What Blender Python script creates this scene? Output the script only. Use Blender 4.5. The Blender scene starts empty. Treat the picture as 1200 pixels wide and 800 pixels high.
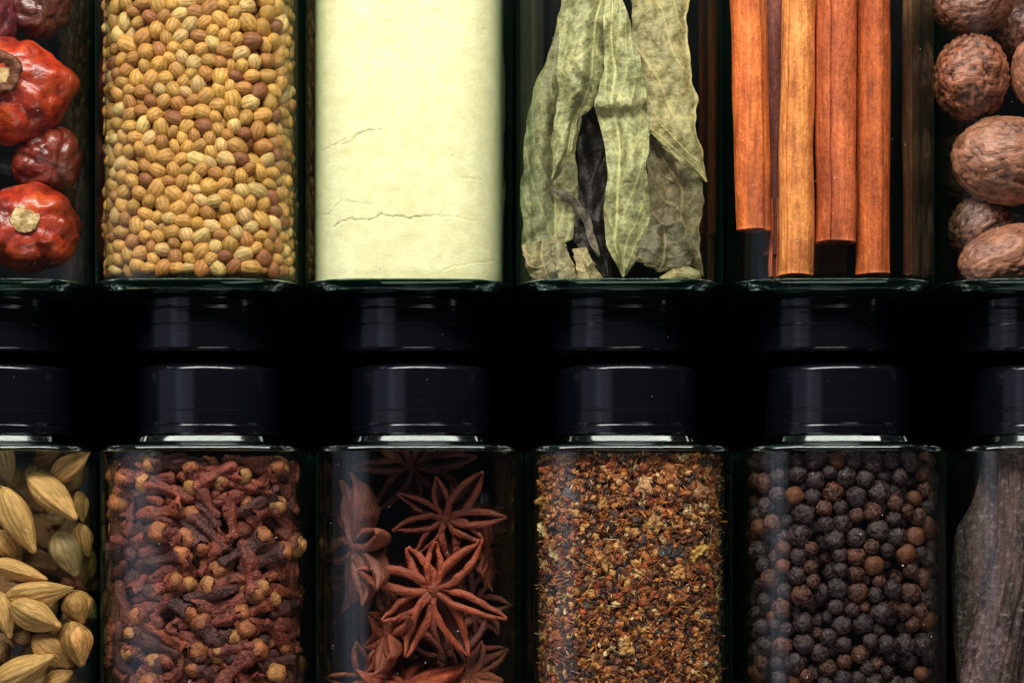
# Close-up of two rows of square spice jars lying nose to nose on a dark surface.
# 1 Blender unit = 20 mm (scale_length below).
import bpy, bmesh, math, random
import numpy as np
from mathutils import Vector, Matrix, Quaternion, Euler, noise

R = math.radians
rng = np.random.default_rng(7)
random.seed(7)
sc = bpy.context.scene
COL = sc.collection
sc.unit_settings.scale_length = 0.02

# ------------------------------------------------------------------ camera, world, light, exposure
CAMZ = 26.0
cd = bpy.data.cameras.new('camera')
cam = bpy.data.objects.new('camera', cd); COL.objects.link(cam)
cam.location = (0, 0, CAMZ)                     # looks straight down, film shifted towards the upper row
cd.sensor_width = 36.0; cd.lens = 78.0; cd.shift_y = 0.2
cd.clip_start = 0.1; cd.clip_end = 200
sc.camera = cam

w = bpy.data.worlds.new('World'); sc.world = w; w.use_nodes = True
w.node_tree.nodes['Background'].inputs[0].default_value = (0.75, 0.82, 1.0, 1)
w.node_tree.nodes['Background'].inputs[1].default_value = 0.02

def area(name, loc, aim, sx, sy, radiance, color=(1, 1, 1)):
    l = bpy.data.lights.new(name, 'AREA'); l.shape = 'RECTANGLE'; l.size = sx; l.size_y = sy
    l.energy = radiance * math.pi * sx * sy; l.color = color
    o = bpy.data.objects.new(name, l); COL.objects.link(o); o.location = loc
    o.rotation_euler = (Vector(aim) - Vector(loc)).to_track_quat('-Z', 'Y').to_euler()
    return o
area('key_softbox', (-2, 19, 14), (0, 2, -.5), 34, 6, 26, (1, .955, .885))
area('window_panel', (-25, 3, 12), (0, 2, -.5), 13, 20, 0.34, (.7, .8, 1))
area('side_softbox', (-17, -2, 20), (0, -1, -.5), 17, 13, 0.55, (.76, .82, 1))
area('fill_softbox', (5, -15, 18), (0, 2, -.5), 20, 6, 5, (1, .95, .9))

sc.view_settings.view_transform = 'Standard'
sc.view_settings.look = 'None'
sc.view_settings.exposure = 0.0
sc.view_settings.gamma = 1.0
sc.view_settings.use_curve_mapping = False
sc.cycles.transparent_max_bounces = 24
sc.cycles.max_bounces = 10
sc.cycles.transmission_bounces = 10
sc.cycles.sample_clamp_indirect = 4.0
sc.cycles.caustics_reflective = False

# ------------------------------------------------------------------ helpers
def W(px, py, z=0.0):
    """photograph pixel at depth z -> point in the place"""
    k = (CAMZ - z) / CAMZ
    return Vector(((px - 600) / 100 * k, (640 - py) / 100 * k, z))

def tag(o, label=None, cat=None, group=None, kind=None):
    if label: o['label'] = label
    if cat: o['category'] = cat
    if group: o['group'] = group
    if kind: o['kind'] = kind
    return o

def empty(name, loc=(0, 0, 0)):
    o = bpy.data.objects.new(name, None); COL.objects.link(o); o.location = loc
    o.empty_display_size = .1
    return o

def mesh(name, verts, faces, mat=None, attrs=None, cols=None, smooth=True):
    me = bpy.data.meshes.new(name)
    me.from_pydata(np.asarray(verts, dtype=float).tolist(), [], faces if isinstance(faces, list) else np.asarray(faces).tolist())
    if smooth:
        me.polygons.foreach_set('use_smooth', np.ones(len(me.polygons), dtype=bool))
    for k, v in (attrs or {}).items():
        a = me.attributes.new(k, 'FLOAT', 'POINT'); a.data.foreach_set('value', np.asarray(v, dtype=np.float32))
    if cols is not None:
        a = me.attributes.new('col', 'FLOAT_COLOR', 'POINT')
        c = np.ones((len(verts), 4), dtype=np.float32); c[:, :3] = cols
        a.data.foreach_set('color', c.ravel())
    if mat is not None:
        me.materials.append(mat)
    me.update()
    return me

def put(name, me, parent=None, loc=None, quat=None, scale=None):
    o = bpy.data.objects.new(name, me); COL.objects.link(o)
    if parent: o.parent = parent
    if loc is not None: o.location = loc
    if quat is not None:
        o.rotation_mode = 'QUATERNION'; o.rotation_quaternion = quat
    if scale is not None:
        o.scale = scale if hasattr(scale, '__len__') else (scale,) * 3
    return o

def ico(sub):
    bm = bmesh.new(); bmesh.ops.create_icosphere(bm, subdivisions=sub, radius=1)
    v = np.array([p.co[:] for p in bm.verts]); f = [[q.index for q in p.verts] for p in bm.faces]
    bm.free(); return v, f
ICO = {k: ico(k) for k in (1, 2, 3, 4, 5)}

def fbm(P, scale, octv=3, seed=0.0):
    out = np.empty(len(P))
    for i, p in enumerate(P):
        q = Vector((p[0] * scale + seed, p[1] * scale - seed * 1.7, p[2] * scale + seed * .6)); s = 0; a = 1; t = 0
        for _ in range(octv):
            s += a * noise.noise(q); t += a; a *= .5; q = q * 2.03
        out[i] = s / t
    return out

def ridged(P, scale, seed=0.0):
    out = np.empty(len(P))
    for i, p in enumerate(P):
        q = Vector((p[0] * scale + seed, p[1] * scale - seed * 1.7, p[2] * scale + seed * .6))
        out[i] = max(0, 1 - abs(noise.noise(q)) * 3.2)
    return out

def loft_faces(nr, ns, cap=True, closed=True):
    f = []
    for i in range(nr - 1):
        for j in range(ns if closed else ns - 1):
            k = (j + 1) % ns
            f.append([i * ns + j, i * ns + k, (i + 1) * ns + k, (i + 1) * ns + j])
    if cap and closed:
        f.append(list(range(ns))[::-1]); f.append([(nr - 1) * ns + j for j in range(ns)])
    return f

def quat_rand(r=random):
    u, v, s = r.random(), r.random(), r.random()
    return Quaternion((math.sqrt(1 - u) * math.sin(2 * math.pi * v), math.sqrt(1 - u) * math.cos(2 * math.pi * v),
                       math.sqrt(u) * math.sin(2 * math.pi * s), math.sqrt(u) * math.cos(2 * math.pi * s)))

# ------------------------------------------------------------------ materials
class NT:
    def __init__(s, name):
        s.m = bpy.data.materials.new(name); s.m.use_nodes = True; s.t = s.m.node_tree; s.t.nodes.clear()
        s.out = s.t.nodes.new('ShaderNodeOutputMaterial')
    def n(s, typ, **kw):
        nd = s.t.nodes.new('ShaderNode' + typ)
        for k, v in kw.items():
            if k in nd.inputs: s.set(nd.inputs[k], v)
            else: setattr(nd, k, v)
        return nd
    def set(s, inp, v):
        if isinstance(v, bpy.types.NodeSocket): s.t.links.new(v, inp)
        else: inp.default_value = v
    def math(s, op, a, b=0.0, c=None):
        nd = s.t.nodes.new('ShaderNodeMath'); nd.operation = op
        s.set(nd.inputs[0], a); s.set(nd.inputs[1], b)
        if c is not None: s.set(nd.inputs[2], c)
        return nd.outputs[0]
    def mix(s, fac, a, b, mode='MIX'):
        nd = s.t.nodes.new('ShaderNodeMix'); nd.data_type = 'RGBA'; nd.blend_type = mode
        s.set(nd.inputs['Factor'], fac); s.set(nd.inputs[6], a); s.set(nd.inputs[7], b)
        return nd.outputs[2]
    def ramp(s, fac, stops):
        nd = s.t.nodes.new('ShaderNodeValToRGB'); e = nd.color_ramp.elements
        while len(e) < len(stops): e.new(.5)
        for k, (p, c) in enumerate(stops):
            e[k].position = p; e[k].color = (c + (1,)) if len(c) == 3 else c
        s.set(nd.inputs[0], fac); return nd.outputs[0]
    def coords(s, scale=(1, 1, 1), rand=True):
        tc = s.n('TexCoord'); mp = s.n('Mapping', Scale=scale); s.t.links.new(tc.outputs['Object'], mp.inputs[0])
        if not rand: return mp.outputs[0]
        oi = s.n('ObjectInfo'); ad = s.t.nodes.new('ShaderNodeVectorMath'); ad.operation = 'ADD'
        mu = s.math('MULTIPLY', oi.outputs['Random'], 37.0)
        s.t.links.new(mp.outputs[0], ad.inputs[0]); s.t.links.new(mu, ad.inputs[1]); return ad.outputs[0]
    def noise(s, vec, scale, detail=4, rough=.55, dist=0.0):
        nd = s.n('TexNoise', Scale=scale, Detail=detail, Roughness=rough, Distortion=dist); s.t.links.new(vec, nd.inputs['Vector'])
        return nd.outputs['Fac']
    def bump(s, h, strength=.5, dist=.02):
        nd = s.n('Bump', Strength=strength, Distance=dist); s.t.links.new(h, nd.inputs['Height']); return nd.outputs[0]
    def attr(s, name):
        return s.n('Attribute', attribute_name=name)
    def pbsdf(s, col, rough=.6, normal=None, spec=.4, **kw):
        p = s.n('BsdfPrincipled'); s.set(p.inputs['Base Color'], col); s.set(p.inputs['Roughness'], rough)
        s.set(p.inputs['Specular IOR Level'], spec)
        if normal is not None: s.t.links.new(normal, p.inputs['Normal'])
        for k, v in kw.items(): s.set(p.inputs[k.replace('_', ' ')], v)
        s.t.links.new(p.outputs[0], s.out.inputs[0]); return s.m

def c4(r, g, b): return (r, g, b, 1)

def mat_glass():
    s = NT('clear_glass')
    lw = s.n('LayerWeight', Blend=.5); f = lw.outputs['Facing']
    tint = s.ramp(f, [(0, (.985, .99, .985)), (.35, (.96, .97, .96)), (.7, (.6, .7, .64)), (1, (.015, .04, .028))])
    refl = s.math('MULTIPLY_ADD', s.math('POWER', f, 4.5), .7, .03)
    tr = s.n('BsdfTransparent', Color=tint)
    v = s.coords((1, 1, 1), False)
    b = s.bump(s.noise(v, 1.6, 2), .05, .05)
    gl = s.n('BsdfGlossy', Color=c4(.95, 1, .98), Roughness=.13, Normal=b)
    mx = s.n('MixShader', Fac=refl); s.t.links.new(tr.outputs[0], mx.inputs[1]); s.t.links.new(gl.outputs[0], mx.inputs[2])
    ed = s.n('BsdfDiffuse', Color=c4(.05, .26, .17))  # painted green edge line, stands in for light passing through the wall
    m2 = s.n('MixShader', Fac=s.math('MULTIPLY', s.math('POWER', f, 7.0), .10)); s.t.links.new(mx.outputs[0], m2.inputs[1]); s.t.links.new(ed.outputs[0], m2.inputs[2])
    s.t.links.new(m2.outputs[0], s.out.inputs[0]); return s.m

def mat_thick_glass(name, tint, body, rough=.05):
    s = NT(name)
    v = s.coords((1, 1, 1), False)
    b = s.bump(s.noise(v, 3.0, 2, .5, .6), .07, .06)
    g = s.n('BsdfGlass', Color=tint, Roughness=rough, IOR=1.5, Normal=b)
    d = s.n('BsdfTranslucent', Color=c4(.06, .20, .14)); d2 = s.n('BsdfDiffuse', Color=c4(.05, .17, .12))  # green body colour imitates light glowing inside the glass
    m1 = s.n('MixShader', Fac=.5); s.t.links.new(d.outputs[0], m1.inputs[1]); s.t.links.new(d2.outputs[0], m1.inputs[2])
    mx = s.n('MixShader', Fac=body); s.t.links.new(g.outputs[0], mx.inputs[1]); s.t.links.new(m1.outputs[0], mx.inputs[2])
    s.t.links.new(mx.outputs[0], s.out.inputs[0]); return s.m

def mat_lid():
    s = NT('black_plastic')
    v = s.coords((1, 6, 1))
    n = s.noise(v, 3.0, 4)
    rough = s.math('MULTIPLY_ADD', n, .10, .12)
    b = s.bump(s.noise(v, 2.0, 3), .12, .03)
    return s.pbsdf(c4(.0021, .0022, .0044), rough, b, .42)

def mat_table():
    s = NT('black_surface')
    v = s.coords((1, 1, 1), False)
    n = s.noise(v, 5, 5)
    return s.pbsdf(s.ramp(n, [(.3, (.001, .001, .0014)), (.8, (.003, .003, .004))]), .9, s.bump(n, .3, .03), 0.0)

def mat_seed(name, stuff=False, rib=.55, dark=.5, scale=6.0, bump=.25, rough=.5, spec=.35, stretch=(1, 1, 1), coat=0):
    """organic skin: own colour of each piece, mottled, darker in its grooves (attribute rib)"""
    s = NT(name)
    col = s.attr('col').outputs['Color'] if stuff else s.n('ObjectInfo').outputs['Color']
    v = s.coords(stretch)
    n = s.noise(v, scale, 5, .6)
    k = s.ramp(n, [(.28, (dark,) * 3), (.72, (1.12, 1.1, 1.08))])
    c = s.mix(1.0, col, k, 'MULTIPLY')
    if rib:
        r = s.attr('rib').outputs['Fac']
        rc = s.ramp(r, [(0, (1, 1, 1)), (.55, (.9, .84, .76)), (1, (1 - rib, 1 - rib * 1.12, 1 - rib * 1.2))])  # groove shade deepened in the colour, beside real dark rib lines
        c = s.mix(1.0, c, rc, 'MULTIPLY')
    return s.pbsdf(c, rough, s.bump(s.noise(v, scale * 3.5, 4), bump, .03), spec, Coat_Weight=coat, Coat_Roughness=.25)

M = dict(
    glass=mat_glass(), thick=mat_thick_glass('thick_green_glass', c4(.40, .55, .49), .028), neck=mat_thick_glass('thick_dark_glass', c4(.5, .56, .54), .004, .09), lid=mat_lid(), table=mat_table(),
    seed=mat_seed('coriander_skin', rib=.68, dark=.5, scale=1.6, bump=.35),
    seeds=mat_seed('coriander_skin_mass', True, rib=.68, dark=.5, scale=8, bump=.35),
    pepper=mat_seed('peppercorn_skin', rib=.86, dark=.5, scale=1.6, bump=.5, rough=.5),
    peppers=mat_seed('peppercorn_skin_mass', True, rib=.86, dark=.5, scale=8, bump=.5, rough=.5),
    clove=mat_seed('clove_stem_skin', rib=.85, dark=.25, scale=5.5, bump=.9, rough=.5, stretch=(.9, 1.3, 1.3)),
    bud=mat_seed('clove_bud_skin', rib=0, dark=.3, scale=5.5, bump=.9, rough=.5),
    card=mat_seed('cardamom_husk', rib=.62, dark=.5, scale=2.6, bump=.6, rough=.5, stretch=(.4, 1.4, 1.4)),
    flake=mat_seed('chilli_flake_skin', rib=0, dark=.35, scale=1.6, bump=.8, rough=.42, spec=.5),
    flakes=mat_seed('chilli_flake_mass', True, rib=0, dark=.5, scale=9, bump=.8, rough=.42, spec=.5),
    anise=mat_seed('star_anise_husk', rib=.85, dark=.38, scale=5, bump=1.0, rough=.45, stretch=(.7, 1.4, 1.4)),
    nutmeg=mat_seed('nutmeg_shell', rib=.85, dark=.36, scale=4.5, bump=.9, rough=.42, stretch=(.6, 1.2, 1.2), spec=.5),
)

def mat_chilli():
    s = NT('dried_red_chilli_skin')
    v = s.coords()
    n = s.noise(v, 2.2, 5, .6, .5)
    k = s.ramp(n, [(.3, (.34, .25, .25)), (.5, (1, 1, 1)), (.7, (1.35, 3.0, 2.0))])
    c = s.mix(1.0, s.n('ObjectInfo').outputs['Color'], k, 'MULTIPLY')
    r = s.attr('rib').outputs['Fac']
    c = s.mix(1.0, c, s.ramp(r, [(0, (1, 1, 1)), (1, (.4, .3, .3))]), 'MULTIPLY')
    fine = s.noise(v, 14, 4)
    return s.pbsdf(c, .36, s.bump(s.math('ADD', fine, n), .4, .05), .5, Coat_Weight=.45, Coat_Roughness=.22)
def mat_stem():
    s = NT('dried_stem_scar')
    v = s.coords()
    n = s.noise(v, 9, 5, .7)
    c = s.ramp(n, [(.34, (.12, .06, .025)), (.5, (.40, .26, .11)), (.68, (.70, .53, .29))])
    return s.pbsdf(c, .8, s.bump(n, .9, .05), .2)
def mat_powder():
    s = NT('pale_yellow_powder')
    v = s.coords((1, 1, 1), False)
    n = s.noise(v, 2.0, 6, .65)
    c = s.ramp(n, [(.3, (.655, .62, .345)), (.7, (.73, .70, .435))])
    r = s.attr('rib').outputs['Fac']
    c = s.mix(1.0, c, s.ramp(r, [(0, (1, 1, 1)), (1, (.42, .36, .22))]), 'MULTIPLY')
    g = s.noise(v, 26, 5, .7); g2 = s.noise(v, 7, 4, .6)
    c = s.mix(1.0, c, s.ramp(g2, [(.3, (.90, .89, .84)), (.6, (1.02, 1.02, 1.02))]), 'MULTIPLY')
    return s.pbsdf(c, .9, s.bump(s.math('ADD', g, g2), .4, .02), .1)
def mat_leaf():
    s = NT('dried_bay_leaf')
    v = s.coords()
    n = s.noise(v, 3.0, 6, .65)
    n2 = s.noise(v, 16, 4, .6)
    c = s.mix(1.0, s.n('ObjectInfo').outputs['Color'], s.ramp(n, [(.3, (.62, .64, .58)), (.5, (1, 1, 1)), (.7, (1.22, 1.15, 1.08))]), 'MULTIPLY')
    c = s.mix(1.0, c, s.ramp(n2, [(.36, (.6, .6, .55)), (.6, (1.15, 1.15, 1.12))]), 'MULTIPLY')
    r = s.attr('rib').outputs['Fac']
    vc = s.mix(1.0, s.n('ObjectInfo').outputs['Color'], c4(1.9, 1.75, 1.6), 'MULTIPLY'); c = s.mix(s.math('MULTIPLY', r, .8), c, vc)
    m = s.pbsdf(c, .5, s.bump(n2, .7, .035), .35)
    return m
def mat_cinnamon():
    s = NT('cinnamon_bark')
    v = s.coords((5, .45, 5))
    n = s.noise(v, 3.2, 6, .62, .4)
    v2 = s.coords((1, .6, 1)); n2 = s.noise(v2, 2.2, 5, .6); n3 = s.noise(v2, 22, 4, .65)
    c = s.mix(1.0, s.n('ObjectInfo').outputs['Color'], s.ramp(n, [(.3, (.6, .5, .42)), (.52, (1, 1, 1)), (.7, (1.3, 1.5, 1.75))]), 'MULTIPLY')
    c = s.mix(1.0, c, s.ramp(n2, [(.35, (.6, .5, .42)), (.65, (1.2, 1.25, 1.2))]), 'MULTIPLY')
    c = s.mix(1.0, c, s.ramp(n3, [(.32, (.72, .68, .62)), (.62, (1.08, 1.08, 1.08))]), 'MULTIPLY')
    h = s.math('ADD', n3, n)
    return s.pbsdf(c, .6, s.bump(h, .55, .035), .3)
def mat_pod():
    s = NT('dark_wrinkled_pod')
    v = s.coords((4, .6, 4)); n = s.noise(v, 2.2, 6, .65, .3)
    v2 = s.coords(); n2 = s.noise(v2, 14, 6, .75)
    c = s.ramp(n, [(.36, (.010, .006, .006)), (.52, (.052, .027, .024)), (.68, (.115, .064, .056))])
    dust = s.ramp(n2, [(.5, (0, 0, 0)), (.68, (1, 1, 1))])
    c = s.mix(s.math('MULTIPLY', dust, .65), c, c4(.30, .20, .205))
    return s.pbsdf(c, .6, s.bump(s.math('ADD', n, n2), .7, .04), .35)
M.update(chilli=mat_chilli(), stem=mat_stem(), powder=mat_powder(), leaf=mat_leaf(), cinn=mat_cinnamon(), pod=mat_pod())

def setcol(o, c, jit=0.0, hue=0.0):
    k = 1 + random.uniform(-jit, jit); h = random.uniform(-hue, hue)
    o.color = (min(1, c[0] * k * (1 + h)), min(1, c[1] * k), min(1, c[2] * k * (1 - h)), 1)
    return o.color

def spot(p, cx, y0, y1, left, right, top, bot):
    """where a small thing lies in its jar, in words"""
    x = (p[0] - cx); py = 640 - 100 * p[1] * CAMZ / (CAMZ - p[2])
    side = 'on the %s side' % left if x < -.62 else ('on the %s side' % right if x > .62 else ('inward on the %s side' % left if x < 0 else 'inward on the %s side' % right))
    t = (py - y0) / (y1 - y0)
    row = top if t < .2 else ('high up' if t < .42 else ('halfway down' if t < .6 else ('low down' if t < .8 else bot)))
    return side + ', ' + row
def lie(ax):
    ax = Vector(ax).normalized()
    if abs(ax.z) > .8: return 'end-on'
    a = math.degrees(math.atan2(ax.y, ax.x)) % 180
    return 'lying level' if a < 25 or a > 155 else ('upright' if 65 < a < 115 else ('leaning right' if a <= 65 else 'leaning left'))
# ------------------------------------------------------------------ table
def table():
    n = 60
    xs = np.linspace(-40, 40, 3); v = [(x, y, -2.53) for y in xs for x in xs]
    o = put('tabletop', mesh('tabletop', v, loft_faces(3, 3, False, False), M['table'], smooth=False))
    tag(o, 'flat black surface the spice jars lie on', None, None, 'structure')
table()

# ------------------------------------------------------------------ jars
A_OUT, A_IN, NEXP = 1.258, 1.155, 3.6
JZ = -A_OUT                                     # axis depth: the front of each jar touches z = 0
def ring(a, n, y, N=72):
    out = []
    for k in range(N):
        t = 2 * math.pi * (k + .5) / N
        c, s_ = math.cos(t), math.sin(t)
        r = (abs(c) ** n + abs(s_) ** n) ** (-1 / n)
        out.append((a * r * c, y, a * r * s_))
    return out
def zin(x, a=A_IN, n=NEXP):
    """height of the inner front wall over the jar axis at cross position x"""
    return a * max(0.0, 1 - abs(x / a) ** n) ** (1 / n)

def jar_meshes(lid_len, cone):
    te = -.10 if cone else -.13
    JL = 3.4 if cone else 4.4
    # wall of the body (thin clear glass): outside and inside skins
    prof_o = [(A_OUT, NEXP, t) for t in (-JL, -JL + .06, -JL + .12, -3.0, -2.4, -1.4, -.7, te)]
    v = []
    for a, n, t in prof_o: v += ring(a, n, t)
    f = loft_faces(len(prof_o), 72, False)
    base = len(v)
    prof_i = [(A_IN, NEXP, t) for t in (-JL + .12, -JL + .18, -JL + .24, -3.0, -2.4, -1.4, -.7, te)]
    for a, n, t in prof_i: v += ring(a, n, t)
    f += [[base + q for q in reversed(p)] for p in loft_faces(len(prof_i), 72, False)]
    f.append(list(range(72))); f.append([base + q for q in range(72)][::-1])
    body = mesh('glass_body', v, f, M['glass'])
    # thick shoulder: solid glass from body to neck
    so = [(A_OUT, NEXP, -.12), (A_OUT, NEXP, -.09), (A_OUT * .992, NEXP, -.05), (A_OUT * .972, 3.8, -.025), (A_OUT * .935, 3.3, -.012), (1.06, 3.4, -.004), (.985, 3.4, .003),
          (.955, 3.3, .008), (.945, 3.3, .014), (.930, 3.3, .026), (.9275, 3.3, .0316), (.925, 3.3, .037), (.905, 3.3, .081), (.9015, 3.3, .0885), (.899, 3.3, .094), (.889, 3.2, .10), (.875, 2, .105), (.78, 2, .11), (.78, 2, .4)]
    l0 = 0.0
    if not cone:
        l0 = -.085
        so = [(A_OUT, NEXP, -.13), (A_OUT * .9985, NEXP, -.115), (A_OUT * .989, NEXP, -.085), (A_OUT * .973, NEXP, -.052), (A_OUT * .952, 3.4, -.020), (A_OUT * .93, 3.8, -.006), (1.14, 3.4, -.002), (1.06, 2.8, 0), (.96, 2.2, .006), (.90, 2, .012), (.78, 2, .02), (.78, 2, .3)]
    si = [(.66, 2, .4), (.66, 2, .06), (.70, 2.1, -.02), (.82, 2.4, -.065), (.95, 2.9, -.08), (1.07, 3.5, -.09), (A_IN * .985, NEXP, -.105), (A_IN, NEXP, -.12)]
    if not cone: si[-1] = (A_IN, NEXP, -.13); si[-2] = (A_IN * .985, NEXP, -.115)
    else: so[0] = (A_OUT, NEXP, -.10); so[1] = (A_OUT, NEXP, -.08); si[-4:] = [(.95, 2.9, -.05), (1.07, 3.5, -.058), (A_IN * .985, NEXP, -.07), (A_IN, NEXP, -.10)]; si[3] = (.82, 2.4, -.04)
    v = []
    for a, n, t in so + si: v += ring(a, n, t)
    nr = len(so) + len(si)
    f = loft_faces(nr, 72, False)
    f += [[(nr - 1) * 72 + j, (nr - 1) * 72 + (j + 1) % 72, (j + 1) % 72, j] for j in range(72)]
    sh = mesh('glass_shoulder', v, f, M['neck' if cone else 'thick'])
    # lid
    r = .86; e = .10 + lid_len + l0
    lp = [(r - .09, l0 + .112), (r - .015, l0 + .112), (r, l0 + .127), (r, l0 + .14), (r, l0 + .21), (r, l0 + .22), (r - .006, l0 + .228), (r - .006, l0 + .242), (r, l0 + .25), (r, l0 + .26), (r, l0 + .385), (r, l0 + .40), (r - .003, l0 + .41), (r - .003, l0 + .43), (r, l0 + .44), (r, l0 + .455), (r, e - .09), (r, e - .07), (r - .008, e - .045), (r - .03, e - .02), (r - .065, e - .006), (r - .12, e), (r - .2, e), (r - .22, e - .012), (.03, e - .012)]
    v = []
    for a, t in lp: v += ring(a, 2, t)
    lid = mesh('lid', v, loft_faces(len(lp), 72), M['lid'])
    return body, sh, lid

def jar(px, py, z_end, up, meshes, label, group):
    rim = W(px, py, -.1); cx = W(px, py, JZ).x
    o = empty('spice_jar', (cx, rim.y, JZ))
    o.rotation_euler = (0, 0, math.pi if up else 0)
    tag(o, label, 'jar', group)
    put('glass_body', meshes[0], o); put('glass_shoulder', meshes[1], o); put('lid', meshes[2], o)
    return cx, rim.y
UP = jar_meshes(.68, False); LO = jar_meshes(.86, True)
GJ = 'square spice jars with black lids'
UPX = [-3, 240, 481, 724, 966, 1208]; LOX = [3, 246, 493, 735, 980, 1224]
UL = ['square glass jar holding dried red chillies, black lid', 'square glass jar filled with coriander seeds, black lid',
      'square glass jar packed with pale yellow powder, black lid', 'square glass jar holding folded bay leaves, black lid',
      'square glass jar holding cinnamon sticks, black lid', 'square glass jar holding whole nutmegs, black lid']
LL = ['square glass jar filled with cardamom pods, black lid', 'square glass jar filled with cloves, black lid',
      'square glass jar holding star anise, black lid', 'square glass jar filled with coarse chilli flakes, black lid',
      'square glass jar filled with black peppercorns, black lid', 'square glass jar holding long dark wrinkled pods, black lid']
UJ = [jar(x, 340, 0, True, UP, l, GJ) for x, l in zip(UPX, UL)]
LJ = [jar(x, 518, 0, False, LO, l, GJ) for x, l in zip(LOX, LL)]

# ------------------------------------------------------------------ packing: beads pressed against the front glass
def pack(n, k, r, L, cx, y0, y1, depth, iters=160, seed=1, pull=.012, a=A_IN - .01, flat=.25, sv=(.88, 1.1)):
    """n rods of k beads (radius r, total length L between end beads) in a jar slab; returns ends p, q (n,3), z measured from the jar axis"""
    g = np.random.default_rng(seed)
    c = np.stack([g.uniform(-a + r, a - r, n), g.uniform(y0, y1, n), g.uniform(a - depth, a - r, n)], 1)
    ang = g.uniform(0, 2 * math.pi, n); tz = g.normal(0, flat, n)
    d = np.stack([np.cos(ang) * np.cos(tz), np.sin(ang) * np.cos(tz), np.sin(tz)], 1)
    s = (np.linspace(-.5, .5, k) if k > 1 else np.zeros(1)) * L
    P = (c[:, None, :] + d[:, None, :] * s[None, :, None]).reshape(-1, 3)
    own = np.repeat(np.arange(n), k)
    rr = r * (g.uniform(sv[0], sv[1], n)); rb = rr[own]
    for it in range(iters):
        D = P[:, None, :] - P[None, :, :]
        d2 = (D * D).sum(2)
        R2 = rb[:, None] + rb[None, :]
        hit = (d2 < R2 * R2) & (own[:, None] != own[None, :])
        i, j = np.nonzero(hit)
        dist = np.sqrt(d2[i, j]) + 1e-6
        mv = D[i, j] / dist[:, None] * ((R2[i, j] - dist) * .5)[:, None] * .6
        acc = np.zeros_like(P); np.add.at(acc, i, mv)
        P = P + acc
        P[:, 2] += pull * (1 if it < iters * .8 else .35)
        # container
        lim = a - rb
        P[:, 0] = np.clip(P[:, 0], -lim, lim)
        P[:, 1] = np.clip(P[:, 1], y0 + rb, y1 - rb)
        zt = (a ** NEXP - np.minimum(np.abs(P[:, 0]) + rb * .55, a) ** NEXP) ** (1 / NEXP) - rb
        P[:, 2] = np.minimum(P[:, 2], zt)
        P[:, 2] = np.maximum(P[:, 2], -a + rb)
        if k > 1:
            Q = P.reshape(n, k, 3); c = Q.mean(1); ax = Q[:, -1] - Q[:, 0]
            ax /= (np.linalg.norm(ax, axis=1) + 1e-9)[:, None]
            P = (c[:, None, :] + ax[:, None, :] * s[None, :, None]).reshape(-1, 3)
    Q = P.reshape(n, k, 3).copy()
    hi = np.maximum(0, Q[:, :, 1].max(1) - (y1 - r)); lo = np.maximum(0, (y0 + r) - Q[:, :, 1].min(1))
    Q[:, :, 1] += (lo - hi)[:, None]
    ex = np.maximum(0, np.abs(Q[:, :, 0]).max(1) - (a - r)); Q[:, :, 0] -= (np.sign(Q[:, :, 0].mean(1)) * ex)[:, None]
    return Q[:, 0] + np.array([cx, 0, JZ]), Q[:, -1] + np.array([cx, 0, JZ]), rr

def join(templates, trans, colours, ribs=None):
    """many small bodies as one mesh: trans = list of (template index, 4x4)"""
    V, F, C, Rb, b = [], [], [], [], 0
    for (ti, m), col in zip(trans, colours):
        tv, tf, tr = templates[ti]
        mm = np.array(m); vv = tv @ mm[:3, :3].T + mm[:3, 3]
        V.append(vv); F += [[q + b for q in f] for f in tf]; b += len(tv)
        C.append(np.tile(col, (len(tv), 1))); Rb.append(tr)
    return np.concatenate(V), F, np.concatenate(C), np.concatenate(Rb)

def orient(axis, spin=0.0):
    """rotation taking local X to axis"""
    q = Vector((1, 0, 0)).rotation_difference(Vector(axis).normalized())
    return q @ Quaternion((1, 0, 0), spin)

# ------------------------------------------------------------------ coriander seeds
def coriander_template(seed, nr=15, ns=60):
    g = random.Random(seed)
    v, rib = [], []
    el = g.uniform(1.12, 1.32); ribs = 10; ph = g.random() * 6; off = g.uniform(-.1, .1)
    for i in range(nr):
        th = math.pi * (.02 + .96 * i / (nr - 1))
        for j in range(ns):
            p = 2 * math.pi * j / ns
            wob = .5 * math.sin(3 * th + ph)
            rr = math.cos(ribs * p + wob)
            k = math.sin(th)
            rad = k ** .92 * (1 + .016 * rr * k)
            x = -math.cos(th) * el
            tip = max(0, (i - (nr - 3)) / 2.0)
            x += tip * .16
            v.append((x, rad * math.cos(p), rad * math.sin(p) * (1 + off)))
            rib.append(max(0, -rr) ** 2.4 * (.35 + .65 * k) + tip * .6 + (.5 if i == 0 else 0))
    return np.array(v), loft_faces(nr, ns), np.clip(rib, 0, 1)
COR = [coriander_template(k) for k in range(6)]
COR_LOW = [coriander_template(k, 9, 30) for k in range(6)]
def stalk_template():
    v = []; n = 6
    for i in range(5):
        t = i / 4
        for j in range(n):
            a = 2 * math.pi * j / n
            v.append((t, .035 * math.cos(a) * (1.3 - .5 * t) + .12 * t * t, .035 * math.sin(a)))
    return mesh('stalk', v, loft_faces(5, n), M['seed'])
COR_ME = [mesh('coriander_seed', t[0], t[1], M['seed'], {'rib': t[2]}) for t in COR]
def cor_col():
    r = random.random()
    if r < .06: c = (.30, .10, .03)
    elif r < .24: c = (.44, .19, .045)
    elif r < .42: c = (.70, .45, .165)
    else: c = (.60, .315, .072)
    k = random.uniform(.72, 1.08)
    return (c[0] * k, c[1] * k * random.uniform(.95, 1.07), c[2] * k)
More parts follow.
